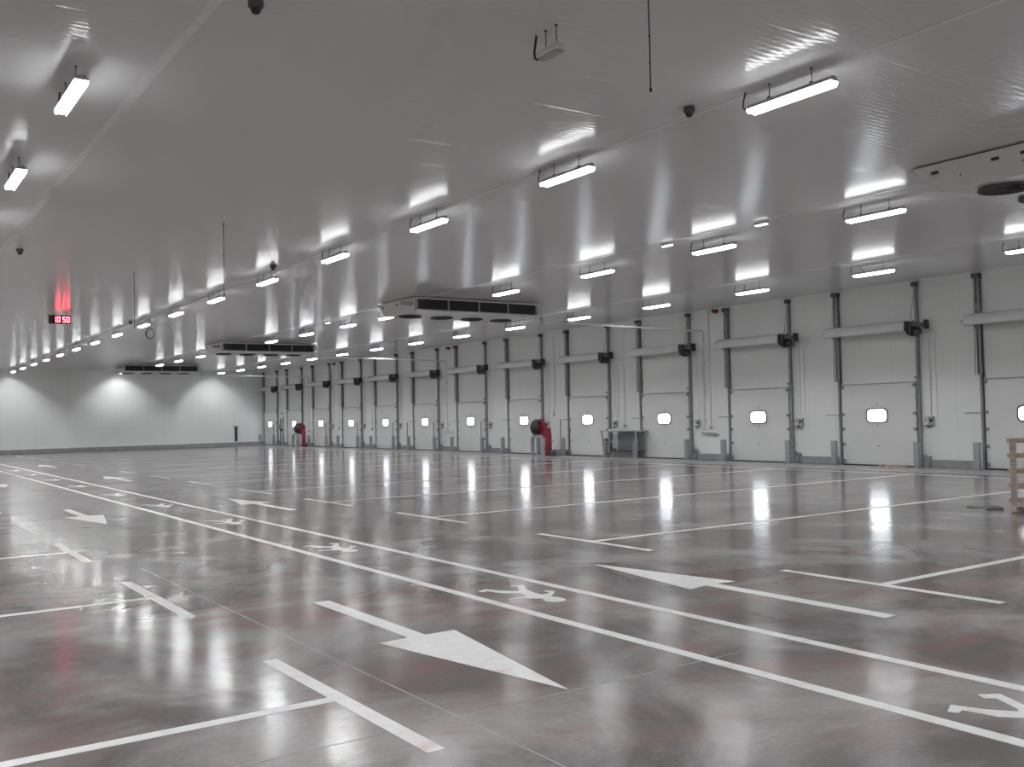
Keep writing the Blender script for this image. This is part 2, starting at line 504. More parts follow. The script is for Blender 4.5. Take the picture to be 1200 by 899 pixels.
def make_door():
    root = empty('door_1')
    # sectional leaf: four stacked insulated panels
    leaf = MB()
    for z0, z1 in ((0.05, 0.7375), (0.7385, 1.4275), (1.4285, 2.1125), (2.1135, 2.79)):
        leaf.box(-0.10, -0.045, -1.47, 1.40, z0, z1, 0.002)
    leaf = leaf.build('door_leaf', M['leaf'], root)
    # window set in the third panel
    fr = MB()
    out, inn = rounded_rect(0.84, 0.50, 0.15), rounded_rect(0.74, 0.40, 0.12)
    n = len(out)
    f0 = [fr.bm.verts.new((-0.118, y, 1.725 + z)) for y, z in out]
    f1 = [fr.bm.verts.new((-0.124, y, 1.725 + z)) for y, z in inn]
    b0 = [fr.bm.verts.new((-0.096, y, 1.725 + z)) for y, z in out]
    b1 = [fr.bm.verts.new((-0.100, y, 1.725 + z)) for y, z in inn]
    for i in range(n):
        j = (i + 1) % n
        fr.bm.faces.new((f0[i], f0[j], f1[j], f1[i]))
        fr.bm.faces.new((f0[j], f0[i], b0[i], b0[j]))
        fr.bm.faces.new((f1[i], f1[j], b1[j], b1[i]))
    frame = fr.build('window_frame', M['dark'], leaf)
    pn = MB()
    vs = [pn.bm.verts.new((-0.106, y, 1.725 + z)) for y, z in rounded_rect(0.75, 0.41, 0.12)]
    vb = [pn.bm.verts.new((-0.101, y, 1.725 + z)) for y, z in rounded_rect(0.75, 0.41, 0.12)]
    pn.bm.faces.new(vs); pn.bm.faces.new(list(reversed(vb)))
    for i in range(len(vs)):
        j = (i + 1) % len(vs)
        pn.bm.faces.new((vs[i], vs[j], vb[j], vb[i]))
    p = pn.build('window_pane', M['pane'], leaf); p['label'] = 'bright daylit window pane'
    for z in (2.09, 1.38, 0.68):
        MB().lathe([(0, -0.124), (0.018, -0.122), (0.024, -0.112), (0.026, -0.099)], 10, (0, -0.02, z), 'X').build('bolt_head', M['dark'], leaf)
    t = MB()
    t.box(-0.125, -0.04, -1.47, 1.40, 2.79, 2.83, 0.005)
    t.build('top_rail', M['galv'], leaf)
    MB().box(-0.115, -0.035, -1.47, 1.40, 0.0, 0.05, 0.004).build('bottom_seal', M['black'], leaf)
    for s, ye in ((1, 1.40), (-1, -1.47)):
        for z in (0.16, 0.73, 1.26, 1.78, 2.72):
            r = MB()
            r.box(-0.14, -0.10, min(ye, ye - s * 0.10), max(ye, ye - s * 0.10), z - 0.05, z + 0.05, 0.005)
            r.lathe([(0, -0.02), (0.033, -0.02), (0.033, 0.02), (0, 0.02)], 10, (-0.12, ye + s * 0.015, z), 'Y')
            r.build('roller_bracket', M['rail'], leaf)
    # vertical guide tracks up to the ceiling
    for s, y0, y1 in ((1, 1.43, 1.53), (-1, -1.62, -1.51)):
        g = MB()
        yin, yout = (y0, y1) if s > 0 else (y1, y0)
        # backing angle on the wall, web, and the lip of the C-shaped track
        g.box(-0.018, -0.002, y0, y1, 0.0, 6.06)
        wy = (y1 - 0.02, y1) if s > 0 else (y0, y0 + 0.02)
        g.box(-0.12, -0.018, wy[0], wy[1], 0.0, 6.06)
        g.box(-0.12, -0.108, y0 + 0.02, y1 - 0.02 if s > 0 else y1 - 0.02, 0.0, 6.06)
        ly = (y0 + 0.02, y0 + 0.032) if s > 0 else (y1 - 0.032, y1 - 0.02)
        g.box(-0.108, -0.085, ly[0], ly[1], 0.0, 6.06)
        if s > 0:
            g.box(-0.10, -0.002, 1.585, 1.60, 2.95, 6.06)
            g.box(-0.12, -0.09, 1.53, 1.60, 4.95, 5.2)
        tr = g.build('guide_track', M['rail'], root)
        MB().box(-0.21, -0.002, y0 - 0.02, y1 + (0.12 if s > 0 else 0.02), 5.95, 6.10, 0.01).build('track_head', M['dark'], tr)
        MB().box(-0.20, -0.002, y0 - 0.01, y1 + 0.015, 2.92, 3.0, 0.005).build('splice_plate', M['rail'], tr)
        # lifting cable from drum up to the head pulley and down to the leaf
        cy = 1.36 if s > 0 else -1.43
        MB().tube([(-0.19, (y1 + 0.0) if s > 0 else y0, 5.95), (-0.19, cy, 4.8)], 0.011, 6).build('lifting_cable', M['galv'], tr)
    MB().beam((-0.115, 1.66, 2.95), (-0.115, 1.62, 6.0), 0.022, 0.03).build('edge_strip', M['galv'], root)
    # protective foot shoe beside the right track
    f = MB()
    f.box(-0.22, -0.002, -1.74, -1.69, 0.0, 0.42, 0.006)
    f.hexa([(-0.24, -1.95, 0), (-0.002, -1.95, 0), (-0.002, -1.75, 0), (-0.24, -1.75, 0),
            (-0.10, -1.90, 0.38), (-0.002, -1.90, 0.38), (-0.002, -1.75, 0.38), (-0.16, -1.75, 0.38)])
    f.build('track_shoe', M['rail'], root)
    # spring shaft drum under its white cover
    d = MB()
    prof = [(-0.20, 4.50), (-0.50, 4.47), (-0.555, 4.49), (-0.565, 4.56), (-0.55, 4.66), (-0.50, 4.75), (-0.42, 4.81), (-0.30, 4.84), (-0.20, 4.84)]
    cuts = [(1.78, 0.86), (1.755, 0.96), (1.72, 1.0), (-1.36, 1.0), (-1.41, 0.92)]
    rings = []
    for y, k_ in cuts:
        rings.append([d.bm.verts.new((-0.36 + (x + 0.36) * k_, y, 4.65 + (z - 4.65) * k_)) for x, z in prof])
    for A_, B_ in zip(rings, rings[1:]):
        for q in range(len(prof)):
            q2 = (q + 1) % len(prof)
            fc = d.bm.faces.new((A_[q], A_[q2], B_[q2], B_[q])); fc.smooth = 1 < q < len(prof) - 1
    d.bm.faces.new(rings[0]); d.bm.faces.new(list(reversed(rings[-1])))
    cov = d.build('drum_cover', M['drum'], root)
    sh = MB()
    sh.tube([(-0.36, 1.95, 4.64), (-0.36, -2.12, 4.64)], 0.022, 10)
    sh.build('shaft', M['galv'], cov)
    br = MB()
    for y in (1.50, -1.58):
        br.box(-0.40, -0.17, y - 0.035, y + 0.035, 4.46, 4.52, 0.004)
        br.box(-0.19, -0.165, y - 0.08, y + 0.08, 4.40, 4.85, 0.004)
    br.build('shaft_bracket', M['rail'], cov)
    # drive unit on the right end of the shaft
    mt = MB()
    mt.box(-0.56, -0.24, -1.46, -1.43, 4.46, 4.80, 0.006)
    mt.box(-0.58, -0.26, -1.545, -1.51, 4.36, 4.78, 0.006)
    mt.box(-0.56, -0.22, -1.66, -1.59, 4.30, 4.76, 0.012)
    mt.lathe([(0, -1.90), (0.09, -1.90), (0.115, -1.87), (0.12, -1.66), (0, -1.66)], 20, (-0.38, 0, 4.44), 'Y')
    drv = mt.build('drive_unit', M['motor'], root)
    MB().box(-0.50, -0.22, -2.06, -1.67, 4.60, 4.72, 0.01).build('gear_housing', M['dark'], drv)
    h = MB()
    h.box(-0.50, -0.24, -2.12, -2.08, 4.50, 4.80, 0.006)
    h.build('chain_wheel', M['black'], drv)
    # short latch bar sticking out past the left track
    MB().tube([(-0.175, 1.50, 1.76), (-0.175, 2.02, 1.76)], 0.016, 8).build('latch_bar', M['galv'], root)
    return root

door0 = make_door()
for n, (i, yc) in enumerate(DOORS):
    d = door0 if n == 0 else copy_tree(door0)
    d.name = 'door_%d' % (n + 1)
    d.location = (WX, yc, 0)
    if n == 0: lab = 'white dock door cut off by the right edge of the photo, behind the crate'
    elif n == 12: lab = 'farthest white dock door, beside the far corner of the hall'
    else: lab = '%s white dock door from the right edge, closed, with small lit window' % ORD[n]
    tag(d, lab, 'dock door', 'dock doors along the right wall', 'structure')

def door_phrase(n):
    return 'dock door cut by the right edge' if n == 0 else 'farthest dock door' if n == 12 else '%s dock door from the right' % ORD[n]

# control stations with their conduits, one right of every door
def make_control():
    root = empty('door_control_station')
    b = MB()
    b.box(-0.10, -0.002, -1.87, -1.72, 1.40, 1.63, 0.008)
    b.build('switch_box', M['white'], root)
    MB().box(-0.03, -0.001, -1.90, -1.69, 1.36, 1.66, 0.004).build('back_plate', M['grey'], root)
    MB().lathe([(0, -0.135), (0.02, -0.133), (0.024, -0.10)], 12, (0, -1.795, 1.55), 'X').build('push_button', M['dark'], root)
    s = MB()
    s.box(-0.11, -0.002, -2.06, -1.93, 1.38, 1.66, 0.01)
    iso = s.build('isolator_switch', M['grey'], root)
    MB().lathe([(0, -0.155), (0.045, -0.15), (0.05, -0.109)], 12, (0, -1.995, 1.54), 'X').build('rotary_knob', M['black'], iso)
    w = MB()
    w.tube([(-0.05, -1.80, 1.42), (-0.05, -1.82, 1.34), (-0.05, -1.88, 1.30), (-0.05, -1.95, 1.33), (-0.05, -1.975, 1.40)], 0.016, 6)
    w.build('cable_loop', M['black'], root)
    for y, z1 in ((-1.97, 4.3), (-2.17, 4.2)):
        c = MB()
        if y == -2.17:
            c.tube([(-0.03, y, z1), (-0.03, y, 1.62), (-0.03, y + 0.05, 1.55), (-0.03, -2.05, 1.54)], 0.009, 6)
        else:
            c.tube([(-0.03, y, z1), (-0.03, y, 1.65)], 0.009, 6)
        c.build('conduit', M['white'], root)
    return root
ctl0 = make_control()
for n, (i, yc) in enumerate(DOORS):
    if n == 0:
        ctl0.location = (WX, DOORS[1][1], 0); continue
    d = ctl0 if n == 1 else copy_tree(ctl0)
    d.location = (WX, yc, 0)
    tag(d, 'switch box and isolator right of the %s' % door_phrase(n), 'switch box', 'door control boxes on the wall')

# square steel guard posts either side of every door
def make_bollard():
    b = MB()
    b.box(-0.08, 0.08, -0.09, 0.09, 0.012, 0.86, 0.012)
    r = b.build('guard_post', M['bollard'])
    p = MB()
    p.box(-0.13, 0.13, -0.12, 0.12, 0.004, 0.016, 0.003)
    p.build('base_plate', M['bollard'], r)
    return r
bol0 = make_bollard()
first = True
for n, (i, yc) in enumerate(DOORS):
    for side, dy in (('left', 1.50), ('right', -1.69)):
        if n == 0 and side == 'right':
            continue
        b = bol0 if first else copy_tree(bol0)
        first = False
        b.location = (WX - 0.47, yc + dy, 0)
        tag(b, 'grey steel guard post on the %s of the %s' % (side, door_phrase(n)), 'guard post', 'guard posts in front of the dock doors')

# thin dark lever bars leaning by some posts
def make_lever():
    b = MB()
    b.tube([(0, 0, 0.004), (-0.01, -0.015, 0.8), (-0.02, -0.04, 1.66)], 0.022, 8)
    b.lathe([(0, 1.64), (0.028, 1.645), (0.03, 1.70), (0, 1.72)], 10, (-0.02, -0.04, 0))
    return b.build('dock_lever_bar', M['dark'])
lev0 = None
for n, side in ((4, 'left'), (6, 'right'), (7, 'right'), (7, 'left'), (8, 'right'), (9, 'right'), (10, 'right'), (11, 'right'), (12, 'right'), (12, 'left')):
    yc = DOORS[n][1]
    if lev0 is None:
        lev0 = b = make_lever()
    else:
        b = copy_tree(lev0)
    b.location = (WX - 0.42, yc + (1.74 if side == 'left' else -1.52), 0)
    if side == 'left': b.rotation_euler = (0, 0, 0.4)
    tag(b, 'thin dark lever bar by the %s post of the %s' % (side, door_phrase(n)), 'lever bar', 'lever bars standing by the guard posts')

# ------------------------------------------------------------------ tube lamps
def make_lamp():
    root = empty('pendant_tube_lamp')
    Lh = 0.635
    # grey back housing with tapered top
    h = MB()
    prof = [(-0.079, 0.045), (-0.082, 0.06), (-0.045, 0.105), (0.045, 0.105), (0.082, 0.06), (0.079, 0.045)]
    A = [h.bm.verts.new((x, -Lh, z)) for x, z in prof]
    B = [h.bm.verts.new((x, Lh, z)) for x, z in prof]
    A2 = [h.bm.verts.new((x * 0.7, -Lh - 0.03, z)) for x, z in prof]
    B2 = [h.bm.verts.new((x * 0.7, Lh + 0.03, z)) for x, z in prof]
    n = len(prof)
    for P, Q in ((A2, A), (A, B), (B, B2)):
        for i in range(n):
            j = (i + 1) % n
            h.bm.faces.new((P[i], P[j], Q[j], Q[i]))
    h.bm.faces.new(A2); h.bm.faces.new(list(reversed(B2)))
    h.build('housing', M['grey'], root)
    # glowing prismatic lens: side walls hanging below the tube plate
    l = MB()
    for s in (-1, 1):
        l.hexa([(s * 0.055, -Lh, -0.012), (s * 0.062, -Lh, -0.012), (s * 0.062, Lh, -0.012), (s * 0.055, Lh, -0.012),
                (s * 0.071, -Lh, 0.048), (s * 0.079, -Lh, 0.048), (s * 0.079, Lh, 0.048), (s * 0.071, Lh, 0.048)])
    for s in (-1, 1):
        l.hexa([(-0.072, s * Lh, 0.004), (0.072, s * Lh, 0.004), (0.062, s * (Lh + 0.02), 0.008), (-0.062, s * (Lh + 0.02), 0.008),
                (-0.079, s * Lh, 0.048), (0.079, s * Lh, 0.048), (0.062, s * (Lh + 0.026), 0.048), (-0.062, s * (Lh + 0.026), 0.048)])
    l.build('lens', M['lens_side'], root)
    t = MB()
    t.box(-0.018, 0.018, -Lh + 0.03, Lh - 0.03, 0.029, 0.0362)
    t.build('tube', M['lamp_strip'], root)
    r = MB()
    r.box(-0.069, 0.069, -Lh + 0.005, Lh - 0.005, 0.0365, 0.0445)
    r.build('reflector', M['white'], root)
    for y in (-0.33, 0.33):
        w = MB()
        w.tube([(0, y, 0.108), (0, y, 0.30)], 0.0065, 6)
        w.box(-0.03, 0.03, y - 0.018, y + 0.018, 0.11, 0.135, 0.003)
        w.lathe([(0, 0.305), (0.02, 0.305), (0.02, 0.298), (0, 0.29)], 10, (0, y, 0))
        w.build('suspension_rod', M['dark'], root)
    c = MB()
    c.tube([(0, Lh + 0.02, 0.08), (0, Lh + 0.10, 0.075), (0, Lh + 0.14, 0.12), (0, Lh + 0.13, 0.20), (0, Lh + 0.09, 0.305)], 0.011, 8)
    c.build('supply_cable', M['black'], root)
    return root

LAMP_Z = HZ - 0.306
lamp0 = make_lamp()
used = [False]
def put_lamp(x, y, label, group):
    o = copy_tree(lamp0) if used[0] else lamp0
    used[0] = True
    o.location = (x, y, LAMP_Z)
    tag(o, label, 'tube lamp', group)
    return o

ROWA, ROWB, ROWC, ROWD = 9.75, 17.28, 24.62, 2.2
for j in range(16):
    put_lamp(ROWA, 7.85 + 4.58 * j, 'lit tube lamp, %s from the camera in the long ceiling row left of the coolers' % ORD[j], 'lamps in the long row left of the coolers')
ysB = [11.88, 16.34, 20.75, 25.3, 33.45, 37.05, 41.5, 45.9, 57.5, 62.15, 66.6, 77.1]
for j, y in enumerate(ysB):
    put_lamp(ROWB, y, 'lit tube lamp, %s from the camera in the ceiling row broken by the air coolers' % ORD[j], 'lamps in the row with the coolers')
for j in range(15):
    put_lamp(ROWC, 17.05 + 4.58 * (j - 1), 'lit tube lamp, %s from the right edge in the ceiling row nearest the dock doors' % ORD[j], 'lamps in the row nearest the doors')
for j in range(2):
    put_lamp(ROWD, 12.33 + 4.58 * j, ('larger, upper' if j == 0 else 'smaller, lower') + ' of the two lit tube lamps at the upper left edge', 'lamps in the leftmost row')

for j in range(2, 15):
    put_lamp(ROWD, 12.33 + 4.58 * j, 'lit tube lamp of the leftmost row, %s from the camera, just beyond the left edge' % ORD[j], 'lamps in the leftmost row')

# lamps of the hall that the photograph leaves outside its frame: the same tubes as light sources
def tube_row(x, y0, y1, n_lamps):
    ld = bpy.data.lights.new('hall_lamp_row', 'AREA')
    ld.shape = 'RECTANGLE'
    ld.size = 0.13
    ld.size_y = y1 - y0
    ld.energy = n_lamps * ROW_W
    ld.spread = math.radians(150)
    ld.color = (0.97, 0.99, 1.0)
    o = bpy.data.objects.new('hall_lamp_row', ld)
    COL.objects.link(o)
    o.location = (x, (y0 + y1) / 2, LAMP_Z - 0.02)
    return o
ROW_W = 75.0
tube_row(-5.4, -8.0, 78.0, 18)
tube_row(-12.9, -8.0, 78.0, 18)
tube_row(ROWD, -8.0, 8.5, 4)
tube_row(ROWA, -8.0, 4.0, 3)
tube_row(ROWB, -8.0, 5.8, 3)
tube_row(ROWC, -8.0, 9.0, 4)

# ------------------------------------------------------------------ dual-discharge air coolers under the ceiling
def make_cooler():
    root = empty('hanging_air_cooler')
    Lx, Dy = 5.2, 2.8
    zt, zb = HZ - 0.03, 5.66
    body = MB()
    body.hexa([(0, 0.06, zb + 0.05), (Lx, 0.06, zb + 0.05), (Lx, Dy - 0.56, zb + 0.05), (0, Dy - 0.56, zb + 0.05), (0, 0.06, zt), (Lx, 0.06, zt), (Lx, Dy - 0.04, zt), (0, Dy - 0.04, zt)])
    body.box(-0.02, Lx + 0.02, 0.02, Dy - 0.02, zt - 0.05, zt, 0.006)
    bd = body.build('casing', M['cooler'], root)
    for x in (-0.03, Lx):
        e = MB()
        e.hexa([(x, 0.0, zb), (x + 0.03, 0.0, zb), (x + 0.03, Dy - 0.55, zb), (x, Dy - 0.55, zb),
                (x, 0.0, zt), (x + 0.03, 0.0, zt), (x + 0.03, Dy, zt), (x, Dy, zt)])
        ep = e.build('end_panel', M['cooler'], root)
        xs = x - 0.012 if x < 0 else x + 0.03
        for y in (0.82, 1.3, 2.36):
            MB().box(xs, xs + 0.012, y - 0.065, y + 0.065, zt - 0.17, zt - 0.12, 0.002).build('grip_slot', M['black'], ep)
        sc = MB()
        for y in (0.85, 1.9):
            sc.lathe([(0, -0.008), (0.014, -0.006), (0.016, 0.006)], 8, (x if x < 0 else x + 0.03, y, zb + 0.22), 'X')
        sc.build('screw', M['dark'], ep)
    # four finned coil openings on the long front side
    for yf, s in ((0.06, -1),):
        for q in range(4):
            x0 = 0.10 + q * 1.265
            x1 = x0 + 1.205
            g = MB()
            ya, yb = sorted((yf + s * 0.002, yf + s * 0.02))
            g.box(x0, x1, ya, yb, zb + 0.08, zt - 0.06)
            nf = 14
            for t in range(1, nf):
                zz = zb + 0.08 + (zt - 0.06 - zb - 0.08) * t / nf
                ya2, yb2 = sorted((yf + s * 0.02, yf + s * 0.032))
                g.box(x0, x1, ya2, yb2, zz - 0.003, zz + 0.003)
            gg = g.build('coil_grille', M['coil'], root)
            f = MB()
            yo0, yo1 = sorted((yf + s * 0.004, yf + s * 0.055))
            f.box(x1, x1 + 0.06, yo0, yo1, zb + 0.06, zt - 0.05, 0.004)
            if q == 0:
                f.box(x0 - 0.06, x0, yo0, yo1, zb + 0.06, zt - 0.05, 0.004)
            f.box(x0 - 0.03, x1 + 0.03, yo0, yo1, zb + 0.045, zb + 0.085, 0.004)
            f.build('grille_frame', M['galv'], gg)
    # drip tray
    tr = MB()
    tr.box(-0.02, Lx + 0.02, 0.0, Dy - 0.55, zb, zb + 0.05, 0.008)
    tr.box(0.0, Lx, -0.03, 0.0, zb - 0.03, zb + 0.05, 0.005)
    tr.build('drip_tray', M['cooler'], root)
    # four fans on the underside, each a ring, a guard and blades
    for q in range(4):
        cx, cy = 0.60 + q * 1.31, 1.50
        ring = MB()
        ring.lathe([(0.40, zb + 0.002), (0.42, zb - 0.04), (0.41, zb - 0.055), (0.385, zb - 0.05), (0.37, zb + 0.002)], 36, (cx, cy, 0))
        rg = ring.build('fan_ring', M['dark'], root)
        bl = MB()
        bl.lathe([(0, zb - 0.045), (0.10, zb - 0.045), (0.11, zb - 0.004), (0, zb - 0.002)], 20, (cx, cy, 0))
        for t in range(5):
            a = 2 * PI * t / 5 + q * 0.4
            for (r0, r1) in ((0.10, 0.36),):
                ca, sa = math.cos(a), math.sin(a)
                w0, w1 = 0.06, 0.12
                def P(r, w, z): return (cx + ca * r - sa * w, cy + sa * r + ca * w, z)
                bl.hexa([P(r0, -w0, zb - 0.038), P(r1, -w1, zb - 0.038), P(r1, w1, zb - 0.012), P(r0, w0, zb - 0.012),
                         P(r0, -w0, zb - 0.032), P(r1, -w1, zb - 0.032), P(r1, w1, zb - 0.006), P(r0, w0, zb - 0.006)])
        bl.build('fan_blades', M['black'], rg)
        wl = MB()
        wl.lathe([(0, zb - 0.0008), (0.37, zb - 0.0008), (0.37, zb - 0.0018), (0, zb - 0.0018)], 30, (cx, cy, 0))
        wl.build('fan_throat', M['black'], rg)
        gd = MB()
        for r in (0.14, 0.21, 0.28, 0.35):
            gd.tube([(cx + r * math.cos(2 * PI * t / 28), cy + r * math.sin(2 * PI * t / 28), zb - 0.058) for t in range(28)], 0.004, 5, closed=True)
        for t in range(4):
            a = PI / 4 + PI / 2 * t
            gd.tube([(cx, cy, zb - 0.06), (cx + 0.41 * math.cos(a), cy + 0.41 * math.sin(a), zb - 0.056)], 0.005, 5)
        gd.build('fan_guard', M['dark'], rg)
    # junction boxes at both ends
    MB().box(-0.42, -0.03, 0.10, 0.30, zb + 0.22, zb + 0.34, 0.01).build('junction_box', M['grey'], root)
    MB().box(Lx + 0.03, Lx + 0.16, 0.12, 0.24, zb + 0.16, zb + 0.38, 0.01).build('valve_box', M['grey'], root)
    # suspension rods into the ceiling
    rd = MB()
    for x in (0.25, Lx - 0.25):
        for y in (0.35, Dy - 0.35):
            rd.tube([(x, y, zt - 0.01), (x, y, HZ - 0.001)], 0.012, 6)
    rd.build('hanger_rod', M['dark'], root)
    return root

cool0 = make_cooler()
COOL = [((15.45, 7.05), 'white ceiling air cooler cut off by the right edge, seen from its end panel'),
        ((16.08, 29.06), 'white ceiling air cooler with four dark grilles, nearest fully visible one'),
        ((16.05, 49.85), 'middle of the three fully visible ceiling air coolers, four dark grilles'),
        ((15.95, 70.85), 'farthest ceiling air cooler with dark grilles, close to the far wall')]
for n, ((x, y), lab) in enumerate(COOL):
    c = cool0 if n == 0 else copy_tree(cool0)
    c.location = (x, y, 0)
    tag(c, lab, 'air cooler', 'air coolers hanging from the ceiling')

# condensate drain pipes from coolers to the dock wall
def drain(xc, yc, yw, label):
    zc, zw = 5.42, 5.28
    root = empty('condensate_drain_pipe', (WX, yw, 0))
    p = MB()
    xw = -0.09
    X0 = xc - WX
    r = 0.038
    p.tube([(X0, yc - yw, 5.64), (X0 + 0.02, yc - yw - 0.06, zc), (X0 + 0.4, (yc - yw) * 0.2, zc - 0.02), (xw - 0.06, 0, zw + 0.01), (xw - 0.01, 0, zw - 0.02),
            (xw, 0, zw - 0.07), (xw, 0, 1.30), (xw, 0.0, 1.18)], r, 12)
    p.build('pipe', M['pvc'], root)
    t = MB()
    t.tube([(xw, 0.14, 1.15), (xw, -0.62, 1.15), (xw, -0.70, 1.12), (xw, -0.72, 1.02)], 0.055, 12)
    t.build('trap', M['pvc'], root)
    e = MB()
    e.lathe([(0.07, -0.05), (0.07, 0.05), (0.045, 0.05)], 12, (xw, -0.45, 1.15), 'Y')
    e.lathe([(0.066, 1.19), (0.066, 1.29), (0.045, 1.29)], 12, (xw, 0, 0))
    e.build('coupling', M['white'], root)
    b = MB()
    for z in (1.6, 2.8, 4.0, 5.0):
        b.box(-0.04, -0.002, -0.06, 0.06, z - 0.02, z + 0.02, 0.004)
    b.build('pipe_clip', M['grey'], root)
    tag(root, label, 'drain pipe', 'condensate drain pipes on the dock wall')
drain(21.37, 29.00, 28.16, 'white drain pipe from the nearest full cooler down the wall between third and fourth doors')
drain(21.34, 49.80, 48.80, 'white drain pipe from the middle cooler down the wall between seventh and eighth doors')
drain(21.24, 70.80, 69.32, 'white drain pipe from the farthest cooler, beside the farthest doors')

# ------------------------------------------------------------------ floor markings
PT = 0.003
def mark(name, polys, label, cat, group, mat='paint'):
    m = MB()
    for p in polys:
        m.poly(p, 0.0004, PT)
    o = m.build(name, M[mat])
    tag(o, label, cat, group)
    return o

def rect(x0, x1, y0, y1): return [(x0, y0), (x1, y0), (x1, y1), (x0, y1)]

mark('walkway_line', [rect(6.811 - .062, 6.811 + .062, NY + .1, 78.5)], 'long white walkway line on the side towards the dock doors', 'floor line', 'walkway lines')
mark('walkway_line', [rect(5.713 - .062, 5.713 + .062, NY + .1, 78.5)], 'long white walkway line on the side away from the dock doors', 'floor line', 'walkway lines')

# T-shaped ends of the bays: dash plus the bay line running away from the walkway
near_r = [6.69, 11.84, 16.93, 21.95, 26.95, 32.0, 37.1, 42.2, 47.3, 52.4, 57.5, 62.6, 67.7, 72.8]
for n, y in enumerate(near_r):
    xe = 25.86
    lab = 'white bay line with T-shaped end towards the doors, %s from the right edge' % ORD[n]
    mark('bay_line', [rect(9.54, 9.665, y - 1.39, y + 1.39), rect(9.66, xe, y - .06, y + .06)], lab, 'bay marking', 'bay lines on the door side')
near_l = [6.50, 11.56, 16.58, 21.52, 26.55]
for n, y in enumerate(near_l):
    lab = 'white T-shaped bay line at the left, %s from the camera' % ORD[n]
    mark('bay_line', [rect(2.85, 2.975, y - 1.39, y + 1.39), rect(LX + 0.2, 2.852, y - .06, y + .06)], lab, 'bay marking', 'bay lines on the left side')
mark('stop_line', [rect(25.87, 25.99, NY + 0.1, 78.4)], 'long white line crossing the bays in front of the dock doors', 'floor line', None)
mark('kerb_line', [rect(26.86, 26.94, NY + 0.1, 78.4)], 'thin worn white line along the pale concrete strip by the doors', 'floor line', None, 'paint_worn')

def arrow_left(y0):
    c = 4.30
    return [[(c - .09, y0), (c + .09, y0), (c + .09, y0 - 2.166), (c - .09, y0 - 2.166)],
            [(c - .395, y0 - 2.2), (c - .09, y0 - 2.165), (c + .09, y0 - 2.165), (c + .40, y0 - 2.17), (c + .02, y0 - 4.4)]]
for n, y0 in enumerate((10.03, 25.1, 40.2, 55.3)):
    lab = ['large white arrow pointing towards the camera, nearest one, in the left lane', 'white arrow pointing towards the camera, second in the left lane',
           'white arrow in the left lane at the left edge of the photo', 'distant white arrow in the left lane, fourth from the camera'][n]
    if n < 3:
        mark('lane_arrow', arrow_left(y0), lab, 'floor arrow', 'arrows in the left lane')
def arrow_right(y0):
    c = 8.21
    return [[(c - .09, y0 - 4.47), (c + .09, y0 - 4.47), (c + .09, y0 - 2.139), (c - .09, y0 - 2.139)],
            [(c - .39, y0 - 2.2), (c - .09, y0 - 2.14), (c + .09, y0 - 2.14), (c + .36, y0 - 2.18), (c - .03, y0)]]
for n, y0 in enumerate((10.1, 25.1, 40.0, 55.0)):
    lab = ['large white arrow pointing away, nearest one, between walkway and bays', 'white arrow pointing away from the camera, second in the right lane',
           'white arrow pointing away, third in the right lane', 'small distant white arrow, fourth in the right lane'][n]
    mark('lane_arrow', arrow_right(y0), lab, 'floor arrow', 'arrows in the right lane')

PED = [(5.93, 9.38), (6.08, 9.45), (6.16, 9.26), (6.28, 9.10), (6.33, 9.13), (6.45, 9.34), (6.39, 9.39), (6.44, 9.47), (6.51, 9.42), (6.57, 9.38),
       (6.43, 9.12), (6.37, 8.89), (6.38, 8.75), (6.45, 8.76), (6.54, 8.82), (6.50, 8.86), (6.54, 8.93), (6.60, 8.89), (6.59, 8.79), (6.385, 8.60),
       (6.42, 8.52), (6.425, 8.43), (6.40, 8.35), (6.36, 8.305), (6.29, 8.295), (6.22, 8.32), (6.18, 8.39), (6.19, 8.48), (6.245, 8.55),
       (6.10, 8.70), (5.92, 8.74), (5.96, 8.79), (6.15, 8.77), (6.20, 8.79), (6.23, 8.95), (6.08, 9.12), (6.03, 9.34), (5.96, 9.32)]
pd0 = mark('pedestrian_symbol', [PED], 'white walking person symbol, nearest whole one on the walkway', 'floor symbol', 'walking symbols along the walkway')
peds = [-5.71, 5.16, 10.35, 15.45, 20.2, 25.4, 30.2, 35.2, 40.2]
for n, dy in enumerate(peds):
    o = pd0.copy(); COL.objects.link(o)
    o.location = (0, dy, 0)
    o['label'] = ('white walking person symbol cut off by the right edge of the photo' if dy < 0 else
                  'white walking person symbol, %s from the camera along the walkway' % ORD[n + 1])

# ------------------------------------------------------------------ objects on the ceiling
def make_dome():
    b = MB()
    b.lathe([(0, -0.001), (0.075, -0.001), (0.08, -0.02), (0.078, -0.065), (0.06, -0.085), (0, -0.085)], 24)
    r = b.build('dome_detector', M['dark'])
    d = MB()
    d.lathe([(0.052, -0.085), (0.05, -0.11), (0.035, -0.132), (0.012, -0.142), (0, -0.143)], 20)
    d.build('dome_cover', M['black'], r)
    return r
dm0 = None
for (x, y), lab in (((9.54, 9.40), 'dark dome sensor on the ceiling near the top right lamp'),
                    ((3.35, 9.20), 'dark dome sensor at the top edge of the photo, left of centre'),
                    ((9.42, 24.85), 'dark dome sensor just above the fifth lamp of the long row'),
                    ((3.36, 25.2), 'small dark dome sensor at the left edge beneath the shiny ceiling strip'),
                    ((9.50, 41.0), 'tiny dark dome sensor above the hanging cable ring')):
    o = make_dome() if dm0 is None else copy_tree(dm0)
    dm0 = dm0 or o
    o.location = (x, y, HZ)
    tag(o, lab, 'ceiling sensor', 'dome sensors on the ceiling')

